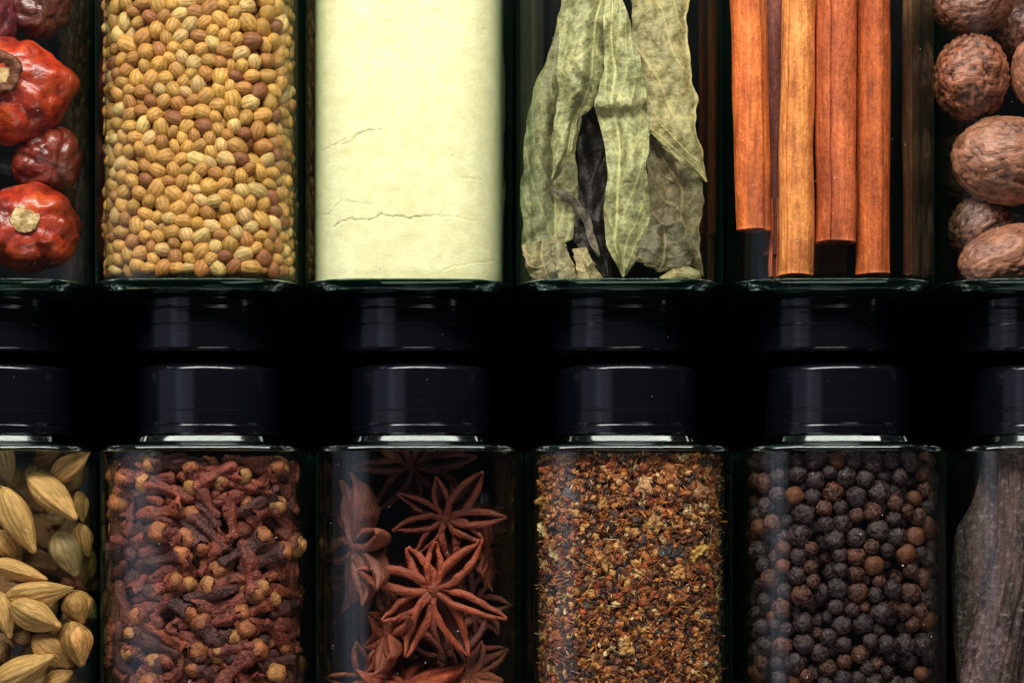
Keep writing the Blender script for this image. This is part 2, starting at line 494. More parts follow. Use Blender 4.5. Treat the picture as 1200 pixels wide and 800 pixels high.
def coriander():
    cx, ry = UJ[1]
    y0 = W(0, 325, -.3).y; y1 = W(0, -34, -.3).y
    p, q, rr = pack(1060, 1, .098, 0, cx, y0, y1, 1.3, 150, 3, .012, sv=(.76, 1.14))
    order = np.argsort(-p[:, 2] + np.where(p[:, 1] > W(0, -12, -.3).y, 5, 0) - .0 * p[:, 0])
    stk = stalk_template(); tr, cols = [], []
    for n_, i in enumerate(order):
        qd = quat_rand()
        if random.random() < .75:                 # most lie with the long axis along the glass
            a = random.uniform(0, 2 * math.pi); qd = orient((math.cos(a), math.sin(a), random.gauss(0, .3)), random.uniform(0, 6))
        ti = random.randrange(6); s_ = rr[i] * random.uniform(.93, 1.08); c = cor_col()
        if n_ < 300:
            o = put('coriander_seed', COR_ME[ti], None, p[i], qd, s_)
            o.color = c + (1,)
            red = c[1] < .125
            shade = 'red brown' if red else ('dark tan' if c[0] < .54 else ('pale' if c[2] > .15 else 'tan'))
            tag(o, '%s coriander seed %s %s' % (shade, lie(qd @ Vector((1, 0, 0))), spot(p[i], cx, 0, 325, 'chilli', 'powder', 'by the frame edge', 'at the bottom')), 'seed', 'coriander seeds in their jar')
            if n_ % 14 == 3:
                st = put('stalk', stk, o, (1.15, 0, 0), None, (1.1, 1.4, 1.4)); st.color = (.62, .45, .2, 1)
        else:
            tr.append((ti, Matrix.LocRotScale(Vector(p[i]), qd, Vector((s_,) * 3)))); cols.append(c)
    v, f, c, r = join(COR_LOW, tr, cols)
    o = put('coriander_seeds', mesh('coriander_seeds', v, f, M['seeds'], {'rib': r}, c))
    tag(o, 'deeper tan coriander seeds filling the jar behind the front layer', 'seeds', None, 'stuff')
coriander()

# ------------------------------------------------------------------ yellow powder
CRACKS = [([(375, 172), (388, 169), (396, 166), (405, 162)], .6), ([(399, 169), (412, 165), (418, 157), (430, 153), (446, 151)], .9),
          ([(370, 246), (384, 248), (391, 241), (400, 233), (410, 236), (434, 239)], .5),
          ([(391, 264), (399, 258), (412, 256), (428, 257), (438, 257), (446, 251), (456, 253), (470, 253), (478, 256), (490, 254), (508, 252)], 1.0),
          ([(508, 252), (530, 254), (558, 257)], .35), ([(520, 316), (548, 308), (580, 301)], .4), ([(540, 207), (566, 207)], .35)]
def powder():
    cx, ry = UJ[2]
    a = A_IN - .012
    nx, ny = 220, 330
    xs = a * np.sin(np.linspace(-1.28, 1.28, nx)) / math.sin(1.28) * .992
    yb = W(0, 328, -.15).y; yt = W(0, -60, -.15).y
    ys = np.linspace(yb, yt, ny)
    X, Y = np.meshgrid(xs, ys)
    Z = (a ** NEXP - np.abs(X) ** NEXP) ** (1 / NEXP)
    # photo pixel of every point (front ~ -.1 deep), for laying out the cracks at true place
    PX = 600 + 100 * (X + cx) * CAMZ / (CAMZ + .1); PY = 640 - 100 * Y * CAMZ / (CAMZ + .1)
    H = np.zeros_like(Z); rib = np.zeros_like(Z)
    g = np.random.default_rng(5)
    for pts, dep in CRACKS:
        fine = []
        for (x0, y0), (x1, y1) in zip(pts[:-1], pts[1:]):
            for t in np.linspace(0, 1, 8, endpoint=False): fine.append((x0 + (x1 - x0) * t + g.normal(0, .5), y0 + (y1 - y0) * t + g.normal(0, .7)))
        fine.append(pts[-1])
        dm = np.full(Z.shape, 1e9)
        for (x0, y0), (x1, y1) in zip(fine[:-1], fine[1:]):
            dx, dy = x1 - x0, y1 - y0; l2 = dx * dx + dy * dy + 1e-9
            t = np.clip(((PX - x0) * dx + (PY - y0) * dy) / l2, 0, 1)
            dm = np.minimum(dm, np.hypot(PX - x0 - t * dx, PY - y0 - t * dy) + g.uniform(-.1, .25))
        k = np.exp(-(dm / .62) ** 2) * dep
        H -= .024 * k; rib = np.maximum(rib, k * .45)
    for _ in range(46):                            # small pits and crumbs
        x, y, s_, d = g.uniform(370, 590), g.uniform(-20, 326), g.uniform(.8, 2.0), g.uniform(-.012, .008)
        k = np.exp(-(((PX - x) / s_) ** 2 + ((PY - y) / s_) ** 2)); H += d * k; rib = np.maximum(rib, k * max(0, -d) * 28)
    co = np.stack([X, Y, Z], 2).reshape(-1, 3)
    low = np.array([noise.noise(Vector((p[0] * 1.3, p[1] * 1.3, 3))) * .012 + noise.noise(Vector((p[0] * 6, p[1] * 6, 9))) * .004 for p in co]).reshape(Z.shape)
    Z = Z + np.minimum(H + low, .008)
    # wavy lower edge
    v = np.stack([X + cx, Y, Z + JZ], 2).reshape(-1, 3)
    f = loft_faces(ny, nx, False, False)
    # rear half of the block
    nb = 40; tb = np.linspace(0, 1, nb)
    base = len(v); back = []
    for y in ys[[0, -1]]:
        for x in xs: back.append((x + cx, y, JZ - (a ** NEXP - abs(x) ** NEXP) ** (1 / NEXP)))
    v = np.concatenate([v, np.array(back)])
    f.append([base + i for i in range(nx)] + list(range(nx))[::-1])
    f.append([base + nx + i for i in range(nx)][::-1] + [(ny - 1) * nx + i for i in range(nx)])
    for i in range(nx - 1): f.append([base + i, base + nx + i, base + nx + i + 1, base + i + 1])
    rb = np.concatenate([rib.ravel(), np.zeros(2 * nx)])
    o = put('yellow_powder', mesh('yellow_powder', v, f, M['powder'], {'rib': rb}))
    tag(o, 'pale yellow powder with fine cracks packed smooth in its jar', 'powder', None, 'stuff')
powder()

# ------------------------------------------------------------------ bay leaves
def resample(pts, n):
    P = np.array(pts, dtype=float); d = np.r_[0, np.cumsum(np.linalg.norm(np.diff(P[:, :2], axis=0), axis=1))]
    t = np.linspace(0, d[-1], n)
    out = np.stack([np.interp(t, d, P[:, k]) for k in range(P.shape[1])], 1)
    for _ in range(3): out[1:-1] = (out[:-2] + 2 * out[1:-1] + out[2:]) / 4
    return out
def leaf(left, right, label, col, bulge=.12, mid=None, nveins=6, slant=.25, seed=0, nr=110, nc=56, und=.052, wavy=1.0, mods=None, curl=0.0):
    """leaf blade between two edge lines (px, py, depth), same start and end"""
    L = resample(left, nr); Rr = resample(right, nr)
    v, rib = [], []
    for i in range(nr):
        u = i / (nr - 1)
        for j in range(nc):
            t = j / (nc - 1)
            q = L[i] * (1 - t) + Rr[i] * t
            z = q[2] + bulge * math.sin(math.pi * t) + curl * (2 * t - 1) ** 2
            px, py = q[0], q[1]
            edge = .0
            if t < .04 or t > .96: edge = 0
            z += und * noise.noise(Vector((px * .03, py * .018, seed))) * 2.6 + und * .9 * noise.noise(Vector((px * .09, py * .06, seed + 5)))
            et = max(0.0, 1 - t / .22) if t < .5 else max(0.0, 1 - (1 - t) / .22)
            sd_ = -1 if t < .5 else 1
            wv_ = noise.noise(Vector((u * 7, seed + sd_ * 3.3, 0))) + .5 * noise.noise(Vector((u * 17, seed + sd_ * 5.1, 0)))
            edge = sd_ * et ** 1.5 * wv_ * 6.0 * wavy; z += et ** 1.5 * .07 * wavy * (noise.noise(Vector((u * 9, seed + sd_ * 7.7, 2))) + .25)
            r = 0
            if mid is not None:
                dm = abs(t - mid)
                r = math.exp(-(dm / .022) ** 2); z -= .075 * math.exp(-((t - mid) / .13) ** 2) * min(1, 4 * u) * wavy
                qv = (u * nveins + (dm + .5 * dm * dm) * slant * nveins + .35 + .75 * noise.noise(Vector((u * 2, t * 2, seed)))) % 1.0
                r = max(r, .75 * math.exp(-((qv - .5) / .045) ** 2))
            q2 = noise.noise(Vector((px * .10, py * .10, seed + 9)))
            net = max(0, 1 - abs(q2) * 9) * .3
            z += .018 * r + .008 * net - .01 * abs(q2)
            if mods: z += mods(px, py)
            v.append(W(px + edge, py + edge * .5, z)[:]); rib.append(min(1, r + net * .4))
    me = mesh('bay_leaf', v, loft_faces(nr, nc, False, False), M['leaf'], {'rib': rib})
    c = Vector(np.mean(v, axis=0))
    me.transform(Matrix.Translation(-c))
    o = put('bay_leaf', me, None, c)
    sol = o.modifiers.new('thickness', 'SOLIDIFY'); sol.thickness = .014; sol.offset = 0
    o.color = col + (1,)
    return tag(o, label, 'bay leaf', 'dried bay leaves in their jar')
OL = (.30, .30, .12)
def bay():
    leaf([(668, -60, -.85), (652, 45, -.78), (622, 110, -.70), (612, 180, -.62), (611, 240, -.58), (613, 292, -.55)],
         [(700, -60, -.9), (690, 45, -.9), (684, 110, -.9), (674, 190, -.8), (676, 240, -.7), (674, 282, -.66)],
         'olive bay leaf at the far edge of its jar, partly covered by a folded leaf', (0.20, 0.195, 0.085), .10, .62, 7, .5, 1)
    leaf([(658, -70, -.40), (657, -10, -.36), (654, 40, -.30), (652, 100, -.28), (650, 150, -.30), (647, 185, -.34), (646, 210, -.38)],
         [(748, -70, -.42), (728, -10, -.40), (715, 25, -.36), (711, 60, -.34), (710, 92, -.34), (697, 122, -.38), (679, 145, -.42), (672, 180, -.45), (648, 210, -.46)],
         'pale green bay leaf folded to a hanging point beside the dark gap', (0.255, 0.255, 0.118), .17, .72, 6, -.45, 2, curl=.03)
    leaf([(718, -24, -.3), (708, 20, -.26), (704, 45, -.25), (708, 85, -.24), (697, 122, -.22), (707, 150, -.3), (712, 175, -.3), (709, 220, -.26), (706, 285, -.3), (730, 325, -.34)],
         [(722, -24, -.3), (738, 15, -.3), (746, 55, -.3), (756, 92, -.3), (761, 140, -.3), (760, 200, -.3), (759, 260, -.3), (748, 300, -.32), (731, 325, -.34)],
         'narrow twisted bay leaf with a pointed lower tip in the middle of its jar', (0.285, 0.283, 0.132), .14, .30, 7, .45, 3, curl=.03,
         mods=lambda x, y: -.05 * math.exp(-((y - 136 + (x - 725) * .12) / 8) ** 2) + .035 * math.exp(-((y - 122 + (x - 725) * .1) / 8) ** 2))
    leaf([(735, -50, -.45), (738, 20, -.42), (744, 70, -.4), (753, 110, -.4), (757, 150, -.36), (790, 182, -.36), (828, 214, -.36)],
         [(812, -50, -.5), (806, 8, -.46), (804, 40, -.44), (809, 80, -.42), (814, 120, -.4), (820, 165, -.38), (829, 213, -.36)],
         'broad brownish bay leaf with a raised diagonal midrib, widest in its jar', (0.275, 0.240, 0.105), .05, .99, 4, .35, 4, und=.045)
    leaf([(756, 152, -.44), (757, 200, -.5), (756, 250, -.52), (764, 300, -.5), (782, 322, -.46)],
         [(757, 152, -.44), (790, 184, -.4), (827, 216, -.4), (820, 262, -.42), (822, 322, -.42)],
         'dull brown lower half of a bay leaf below a diagonal midrib', (0.16, 0.132, 0.068), -.04, .62, 5, .5, 5, und=.05)
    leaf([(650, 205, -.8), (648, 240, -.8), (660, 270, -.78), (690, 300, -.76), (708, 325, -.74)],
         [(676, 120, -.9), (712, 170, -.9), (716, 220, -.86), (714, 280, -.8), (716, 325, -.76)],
         'bay leaf deep in the gap, its shade put into a near-black colour', (.022, .017, .014), .05, .4, 4, .4, 6)  # near-black colour paints the shade of the gap
    leaf([(646, 220, -.62), (668, 225, -.58), (690, 250, -.58), (700, 285, -.6), (704, 300, -.62)],
         [(648, 225, -.62), (664, 236, -.58), (682, 256, -.6), (690, 285, -.64), (702, 302, -.64)],
         'thin curled dark leaf rim crossing the gap between folded leaves', (.12, .105, .075), .02, None, 4, .4, 7, nr=50, nc=14, wavy=.4)
    leaf([(612, 286, -.42), (613, 300, -.38), (618, 315, -.36), (624, 328, -.36)],
         [(662, 276, -.45), (655, 296, -.4), (658, 312, -.36), (662, 328, -.36)],
         'torn olive leaf scrap at the bottom corner of the bay leaf jar', (.17, .145, .062), .05, .5, 3, .4, 8, nr=60, wavy=.4)
    leaf([(646, 284, -.34), (647, 300, -.32), (651, 316, -.32), (655, 328, -.33)],
         [(661, 284, -.34), (668, 300, -.32), (674, 316, -.32), (676, 328, -.33)],
         'small pale rolled leaf scrap standing on the shoulder of its jar', (.30, .26, .14), .10, None, 3, .4, 9, nr=50, nc=30, wavy=.4)
    leaf([(670, 292, -.42), (674, 308, -.38), (678, 328, -.36)],
         [(686, 290, -.42), (694, 306, -.36), (706, 326, -.36)],
         'pale crumpled leaf scrap beside the small rolled leaf scrap', (.27, .22, .11), .07, .4, 3, .4, 10, nr=50, nc=30, wavy=.4)
    leaf([(755, 266, -.36), (748, 290, -.33), (745, 306, -.33), (770, 318, -.34)],
         [(800, 258, -.36), (812, 285, -.34), (810, 312, -.33), (772, 319, -.34)],
         'added dark leaf fragment standing in for a reflection before the broad leaf', (.10, .085, .045), .03, .5, 4, .4, 11, nr=60, wavy=.35)  # leaf piece shaped and coloured to imitate a dark reflection
    leaf([(772, 324, -.36), (790, 316, -.34), (806, 312, -.33), (820, 318, -.34)],
         [(776, 330, -.36), (792, 328, -.34), (808, 328, -.33), (822, 328, -.34)],
         'pale strip of curled leaf edge at the bottom of the broad leaf', (.24, .20, .09), .03, None, 4, .4, 12, nr=40, nc=20, wavy=.4)
bay()

# ------------------------------------------------------------------ cinnamon sticks
def cinnamon(top, bot, wt, wb, zc, label, col, seam=2.2, turns=1.35, seed=0, wall=.05, bend=0.0):
    nr, na = 90, 72
    P0 = W(top[0], top[1], zc); P1 = W(bot[0], bot[1], zc)
    k = (CAMZ - zc) / CAMZ / 200
    v = []
    for i in range(nr):
        u = i / (nr - 1)
        r = 1.13 * (wt * (1 - u) + wb * u) * k * (1 + .035 * noise.noise(Vector((u * 5, seed, 0))))
        c = P0.lerp(P1, u); c = c + Vector((bend * math.sin(math.pi * u) + .02 * noise.noise(Vector((u * 4, seed, 7))), 0, 0))
        loop_o, loop_i = [], []
        for j in range(na):
            t = j / (na - 1); ang = seam + t * turns * 2 * math.pi
            inner = max(0.0, (t * turns - 1.0)) / max(.01, turns - 1) if turns > 1 else 0
            rr = r * (1 - .16 * t - .30 * inner ** .7) * (1 + .05 * math.sin(2 * ang + seed) + .035 * noise.noise(Vector((math.cos(ang) * 1.2 + seed, math.sin(ang) * 1.2, u * 3))))
            wl = wall * (.85 + .3 * noise.noise(Vector((t * 4, u * 3, seed))))
            yj = .028 * noise.noise(Vector((t * 5, seed, 3))) * (1 if i in (0, nr - 1) else 0)
            loop_o.append((c.x + rr * math.cos(ang), c.y + yj, c.z + rr * math.sin(ang)))
            loop_i.append((c.x + (rr - wl) * math.cos(ang), c.y + yj, c.z + (rr - wl) * math.sin(ang)))
        v += loop_o + loop_i[::-1]
    ns = 2 * na; f = loft_faces(nr, ns, False)
    for b, flip in ((0, True), ((nr - 1) * ns, False)):
        for j in range(na - 1):
            q = [b + j, b + j + 1, b + ns - 2 - j, b + ns - 1 - j]
            f.append(q if flip else q[::-1])
    me = mesh('cinnamon_stick', v, f, M['cinn'])
    ctr = (P0 + P1) / 2; me.transform(Matrix.Translation(-ctr))
    o = put('cinnamon_stick', me, None, ctr); o.color = col + (1,)
    return tag(o, label, 'cinnamon stick', 'cinnamon sticks in their jar')
cinnamon((876, -70), (884, 270), 40, 37, -.42, 'orange cinnamon stick ending short with an open hollow end, beside the bay leaf jar', (.53, .122, .024), seam=1.05, seed=1)
cinnamon((908, -70), (909, 300), 32, 28, -.66, 'dark purplish cinnamon stick set back between two orange ones', (.22, .062, .046), seam=4, seed=2)
cinnamon((910, 232), (909, 324), 15, 15, -.50, 'short thin reddish bark sliver low beside the palest cinnamon stick', (.40, .10, .035), seed=3, turns=.9, wall=.03)
cinnamon((937, -70), (933, 323), 38, 40, -.36, 'palest tan cinnamon stick reaching the bottom of its jar', (.72, .26, .068), seam=2.3, seed=4)
cinnamon((981, -70), (980, 284), 48, 46, -.36, 'wide reddish cinnamon stick with fibrous streaks ending above a dark hollow', (.49, .108, .034), seam=2.0, seed=5, turns=1.2)
cinnamon((1024, -70), (1023, 322), 38, 38, -.40, 'rusty red cinnamon stick farthest from the bay leaf jar', (.47, .096, .020), seam=1.2, seed=6)
cinnamon((972, 150), (970, 322), 40, 40, -1.05, 'dark stick end showing in the shade below the wide reddish stick', (.16, .05, .022), seed=7)  # shade behind the front sticks is put into its dark colour
cinnamon((1068, -70), (1070, 324), 20, 20, -1.75, 'thin added quill standing in for a brown reflection at the far glass wall', (.25, .09, .04), seed=8)  # added bar imitating a brownish strip reflected in the side glass

# ------------------------------------------------------------------ nutmegs
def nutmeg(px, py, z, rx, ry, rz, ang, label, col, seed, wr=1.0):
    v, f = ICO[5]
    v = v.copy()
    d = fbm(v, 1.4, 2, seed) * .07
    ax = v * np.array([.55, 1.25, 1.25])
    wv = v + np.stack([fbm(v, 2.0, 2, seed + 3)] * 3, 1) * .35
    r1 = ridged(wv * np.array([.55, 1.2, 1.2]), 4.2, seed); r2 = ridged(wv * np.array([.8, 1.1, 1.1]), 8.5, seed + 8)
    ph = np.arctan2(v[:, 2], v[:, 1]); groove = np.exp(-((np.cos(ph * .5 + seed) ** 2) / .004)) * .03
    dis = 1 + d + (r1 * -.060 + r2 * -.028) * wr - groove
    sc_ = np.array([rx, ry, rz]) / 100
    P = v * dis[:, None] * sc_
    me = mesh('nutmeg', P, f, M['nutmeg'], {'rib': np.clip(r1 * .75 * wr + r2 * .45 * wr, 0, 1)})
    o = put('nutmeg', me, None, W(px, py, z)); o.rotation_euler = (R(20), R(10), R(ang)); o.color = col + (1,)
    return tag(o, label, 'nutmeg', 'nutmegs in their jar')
NB = (.36, .17, .10)
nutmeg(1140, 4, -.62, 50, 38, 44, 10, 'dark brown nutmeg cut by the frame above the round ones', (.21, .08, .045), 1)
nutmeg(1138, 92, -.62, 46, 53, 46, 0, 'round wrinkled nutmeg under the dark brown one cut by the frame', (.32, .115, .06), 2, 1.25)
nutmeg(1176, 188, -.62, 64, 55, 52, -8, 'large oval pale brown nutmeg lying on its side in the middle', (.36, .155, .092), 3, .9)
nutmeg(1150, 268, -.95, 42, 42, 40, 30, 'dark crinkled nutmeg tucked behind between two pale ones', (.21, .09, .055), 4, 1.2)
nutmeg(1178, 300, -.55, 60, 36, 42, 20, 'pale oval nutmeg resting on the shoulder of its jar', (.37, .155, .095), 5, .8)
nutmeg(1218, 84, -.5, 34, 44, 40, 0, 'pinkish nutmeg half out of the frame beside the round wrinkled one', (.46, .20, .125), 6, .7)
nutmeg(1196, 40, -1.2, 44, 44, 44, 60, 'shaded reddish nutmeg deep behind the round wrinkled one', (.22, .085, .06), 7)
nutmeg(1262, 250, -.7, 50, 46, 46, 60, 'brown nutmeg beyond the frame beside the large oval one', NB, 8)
nutmeg(1130, 200, -1.75, 46, 46, 46, 15, 'shaded nutmeg at the back of its jar behind the large oval one', (.16, .07, .045), 9)  # shaded nutmegs at the back: shade put into a darker colour

# ------------------------------------------------------------------ dried chillies
def chilli(px, py, z, rx, ry, rz, rot, label, col, seed, scar=None, stemdir=(0, 0, 1), crease=.09, tip=None, calyx=False):
    root = empty('dried_chilli', W(px, py, z)); tag(root, label, 'dried chilli', 'dried red chillies in their jar')
    root.rotation_euler = (R(rot[0]), R(rot[1]), R(rot[2]))
    v, f = ICO[5]; v = v.copy()
    sd = Vector(stemdir).normalized(); sdn = np.array(sd)
    u = v @ sdn
    a = np.array(sd.orthogonal().normalized()); b = np.cross(sdn, a)
    ph = np.arctan2(v @ b, v @ a)
    low = fbm(v, 1.1, 2, seed); mid_ = fbm(v, 2.6, 3, seed + 4)
    wob = fbm(v, 1.6, 2, seed + 11) * 2.6
    fold = (np.abs(np.sin(2.5 * ph + wob + seed)) ** .5 - .75) * np.clip(1 - np.abs(u) ** 3, 0, 1)
    fine = ridged(v, 2.2, seed + 2)
    fine2 = ridged(v + np.stack([mid_] * 3, 1) * .5, 1.5, seed + 31)
    rad_ = np.abs(np.sin(4 * ph + 1.5 * low + seed)) ** .6 - .7
    d = 1 + .17 * rad_ * np.clip(1 - np.abs(u - .55) / .5, 0, 1) + .13 * low + .03 * mid_ + crease * .6 * fold - .014 * fine - .05 * fine2 ** 1.5 + .012 * fbm(v, 9, 2, seed)
    dip = np.exp(-((1 - u) / .10)) * .13
    if tip is not None:
        tn = np.array(Vector(tip).normalized()); d = d + .28 * np.exp(-((1 - v @ tn) / .05))
    P = v * (d - dip)[:, None] * np.array([rx, ry, rz]) / 100
    me = mesh('skin', P, f, M['chilli'], {'rib': np.clip(fine * .4 + fine2 * .45 + np.clip(-fold, 0, 1) * .6, 0, 1)})
    o = put('skin', me, root); o.color = col + (1,)
    if scar:
        pos = Vector(sdn * np.array([rx, ry, rz]) / 100 * .865)
        q = Vector((0, 0, 1)).rotation_difference(sd)
        n = 40; nr = 8; vv = []
        for i in range(nr):
            t = i / (nr - 1); 
            for j in range(n):
                an = 2 * math.pi * j / n
                e = 1 + .16 * noise.noise(Vector((math.cos(an) * 1.5, math.sin(an) * 1.5, seed)))
                r_ = scar / 100 * e * (1 - t) ** .8
                vv.append((r_ * math.cos(an), r_ * math.sin(an) * .9, .010 + .014 * t ** .6 + .010 * noise.noise(Vector((r_ * 20 * math.cos(an), r_ * 20 * math.sin(an), seed)))))
        put('stem_scar', mesh('stem_scar', vv, loft_faces(nr, n), M['stem']), root, pos, q)
        if calyx:
            nr = 7; n = 64; vv = []
            for i in range(nr):
                t = i / (nr - 1)
                for j in range(n):
                    an = 2 * math.pi * j / n
                    lob = 1 + .30 * max(0, math.sin(an * 3.5 + 1)) + .18 * noise.noise(Vector((math.cos(an) * 3, math.sin(an) * 3, seed)))
                    r_ = scar / 100 * (.8 + .75 * t * lob)
                    vv.append((r_ * math.cos(an), r_ * math.sin(an), .02 + .07 * math.sin(t * 2.4) * (1 + .5 * noise.noise(Vector((an * 3, t * 2, seed)))) + .02 * math.sin(an * 9)))
            m2 = mesh('calyx', vv, loft_faces(nr, n, False), M['clove'])
            c = put('calyx', m2, root, pos, q); c.color = (.16, .05, .02, 1)
            c.modifiers.new('thickness', 'SOLIDIFY').thickness = .012
    return root
chilli(16, 106, -.72, 66, 64, 56, (0, 0, 0), 'large glossy red chilli with a pointed end and ragged dry calyx', (.42, .032, .007), 1, 17, (-.1, .17, 1), .09, (1, .12, .1), True)
chilli(36, 268, -.70, 60, 54, 54, (0, 0, 0), 'glossy red chilli with a round cream stem scar facing out', (.40, .028, .006), 2, 18, (.06, .08, 1), .12)
chilli(56, 188, -.98, 44, 42, 44, (0, 0, 20), 'crumpled dark red chilli between the two glossy ones', (.20, .022, .010), 3, None, (.3, -.5, .8), .14)
chilli(44, 6, -.95, 42, 40, 42, (20, 0, 50), 'dark maroon chilli at the frame edge above the pointed one', (.10, .014, .010), 4, None, (0, -.6, .8), .1)
chilli(-8, 24, -.75, 30, 50, 40, (0, 0, 0), 'purple red chilli sliver at the corner beside the maroon one', (.16, .02, .03), 5, None, (0, -.6, .8), .1)
chilli(-70, 190, -.8, 50, 56, 50, (0, 0, 0), 'red chilli wholly beyond the frame edge behind the others', (.3, .03, .01), 6, None, (0, -.6, .8), .1)

# ------------------------------------------------------------------ cardamom
def card_template(seed):
    g = random.Random(seed); nr, ns = 34, 66; v, rib = [], []
    lob = g.random() * 6
    for i in range(nr):
        u = i / (nr - 1)
        prof = math.sin(math.pi * u ** .86) ** .82 if 0 < u < 1 else 0
        prof = prof ** 1.12 * (1 - .15 * u) + .05 * (u > .93) * 1 + .05
        if u < .04: prof = .06 + u
        for j in range(ns):
            p = 2 * math.pi * j / ns
            rr = math.cos(13 * p + 1.1 * math.sin(3 * u + seed) + 1.2 * noise.noise(Vector((u * 2, math.cos(p), math.sin(p) + seed))))
            tri = 1 + .13 * math.cos(3 * p + lob)
            k = prof * tri * (1 + .03 * rr * min(1, prof * 1.6) + .11 * noise.noise(Vector((u * 2.4, math.cos(p) * 1.6, math.sin(p) * 1.6 + seed))) + .04 * noise.noise(Vector((u * 9, math.cos(p) * 4, math.sin(p) * 4 + seed))))
            v.append((2 * u - 1, k * math.cos(p), k * math.sin(p)))
            rib.append(min(1, max(0, -rr) ** 2 * .7 + (.8 if u < .03 or u > .97 else 0)))
    return mesh('cardamom_pod', v, loft_faces(nr, ns), M['card'], {'rib': rib})
CARD = [card_template(k) for k in range(5)]
CP = (.64, .37, .12); CT = (.48, .25, .075); CO = (.27, .185, .07); CD = (.30, .16, .06)  # the last, dark tone also paints the shade on deep-set pods
for i, (x0, y0, x1, y1, wd, z, col, lab) in enumerate([
    (31, 555, 90, 609, 35, -.36, CP, 'pale plump cardamom pod pointing its beak to the jar lid'),
    (1, 568, 41, 648, 37, -.34, CP, 'pale long cardamom pod, steep, cut close by the frame edge'),
    (60, 566, 105, 529, 29, -.55, CT, 'tan cardamom pod slanting under the shoulder of its jar'),
    (2, 512, 12, 574, 26, -.52, CO, 'olive cardamom pod upright under the lid at the frame edge'),
    (38, 542, 78, 522, 28, -1.0, CD, 'shaded brown cardamom pod just below the shoulder of its jar'),
    (20, 566, 52, 598, 30, -.85, CD, 'dull cardamom pod half hidden behind the pale plump one'),
    (66, 622, 91, 676, 37, -.62, CO, 'dark olive cardamom pod between pale ones and the glass wall'),
    (93, 612, 104, 652, 24, -.68, CT, 'narrow tan cardamom pod against the side glass, upper one'),
    (91, 574, 97, 612, 20, -.72, CT, 'small tan cardamom pod end beside the pale plump one'),
    (-14, 658, 56, 679, 24, -.40, CP, 'flat lying cream cardamom pod above the pale pointed one'),
    (4, 700, 86, 689, 33, -.40, CP, 'pale cardamom pod lying level with a red tipped end'),
    (11, 706, 72, 735, 37, -.34, CP, 'smooth tan cardamom pod slanting down under the level one'),
    (84, 690, 96, 732, 36, -.50, CT, 'upright brown cardamom pod beside the level pale one'),
    (83, 726, 96, 781, 38, -.44, CT, 'rounded brown cardamom pod with a beak beside the side glass'),
    (-6, 690, 12, 748, 28, -.42, CP, 'upright pale cardamom pod cut by the frame edge'),
    (38, 744, 82, 781, 33, -.46, CT, 'brown cardamom pod with pinkish ends near the bottom'),
    (-14, 806, 64, 768, 36, -.34, CP, 'ribbed pale cardamom pod rising from the bottom corner'),
    (14, 743, 44, 752, 20, -.6, CD, 'reddish cardamom pod end between two pale pods'),
    (52, 806, 86, 786, 26, -.55, CT, 'tan cardamom pod cut by the bottom of the frame'),
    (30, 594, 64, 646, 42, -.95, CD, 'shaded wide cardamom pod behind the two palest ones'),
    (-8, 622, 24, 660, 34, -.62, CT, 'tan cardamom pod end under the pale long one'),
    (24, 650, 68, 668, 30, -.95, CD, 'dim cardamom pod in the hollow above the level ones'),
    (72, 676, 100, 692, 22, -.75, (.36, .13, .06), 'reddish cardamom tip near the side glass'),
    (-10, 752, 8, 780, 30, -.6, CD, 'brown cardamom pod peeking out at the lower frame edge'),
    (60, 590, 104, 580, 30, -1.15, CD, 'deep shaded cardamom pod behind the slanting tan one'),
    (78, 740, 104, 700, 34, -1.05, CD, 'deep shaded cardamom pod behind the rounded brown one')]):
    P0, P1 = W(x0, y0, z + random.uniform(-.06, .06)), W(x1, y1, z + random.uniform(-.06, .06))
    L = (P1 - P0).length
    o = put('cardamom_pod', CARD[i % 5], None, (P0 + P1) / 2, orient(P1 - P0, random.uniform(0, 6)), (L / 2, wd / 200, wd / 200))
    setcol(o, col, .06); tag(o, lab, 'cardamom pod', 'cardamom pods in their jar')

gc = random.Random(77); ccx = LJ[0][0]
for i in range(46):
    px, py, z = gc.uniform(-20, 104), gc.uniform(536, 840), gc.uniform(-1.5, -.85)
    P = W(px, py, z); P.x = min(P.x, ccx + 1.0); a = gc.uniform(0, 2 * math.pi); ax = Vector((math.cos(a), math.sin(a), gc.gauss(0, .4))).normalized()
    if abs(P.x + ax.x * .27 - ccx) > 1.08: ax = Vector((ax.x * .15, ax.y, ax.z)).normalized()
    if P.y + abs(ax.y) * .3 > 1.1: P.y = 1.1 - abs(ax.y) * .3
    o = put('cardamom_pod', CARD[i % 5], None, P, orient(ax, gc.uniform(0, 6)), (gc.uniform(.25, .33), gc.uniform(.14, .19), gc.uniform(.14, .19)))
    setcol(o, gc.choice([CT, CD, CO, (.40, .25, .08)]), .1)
    tag(o, 'shaded cardamom pod %s deep %s' % (lie(ax), spot(P, ccx, 528, 800, 'frame edge', 'clove', 'under the lid', 'at the bottom')), 'cardamom pod', 'cardamom pods in their jar')

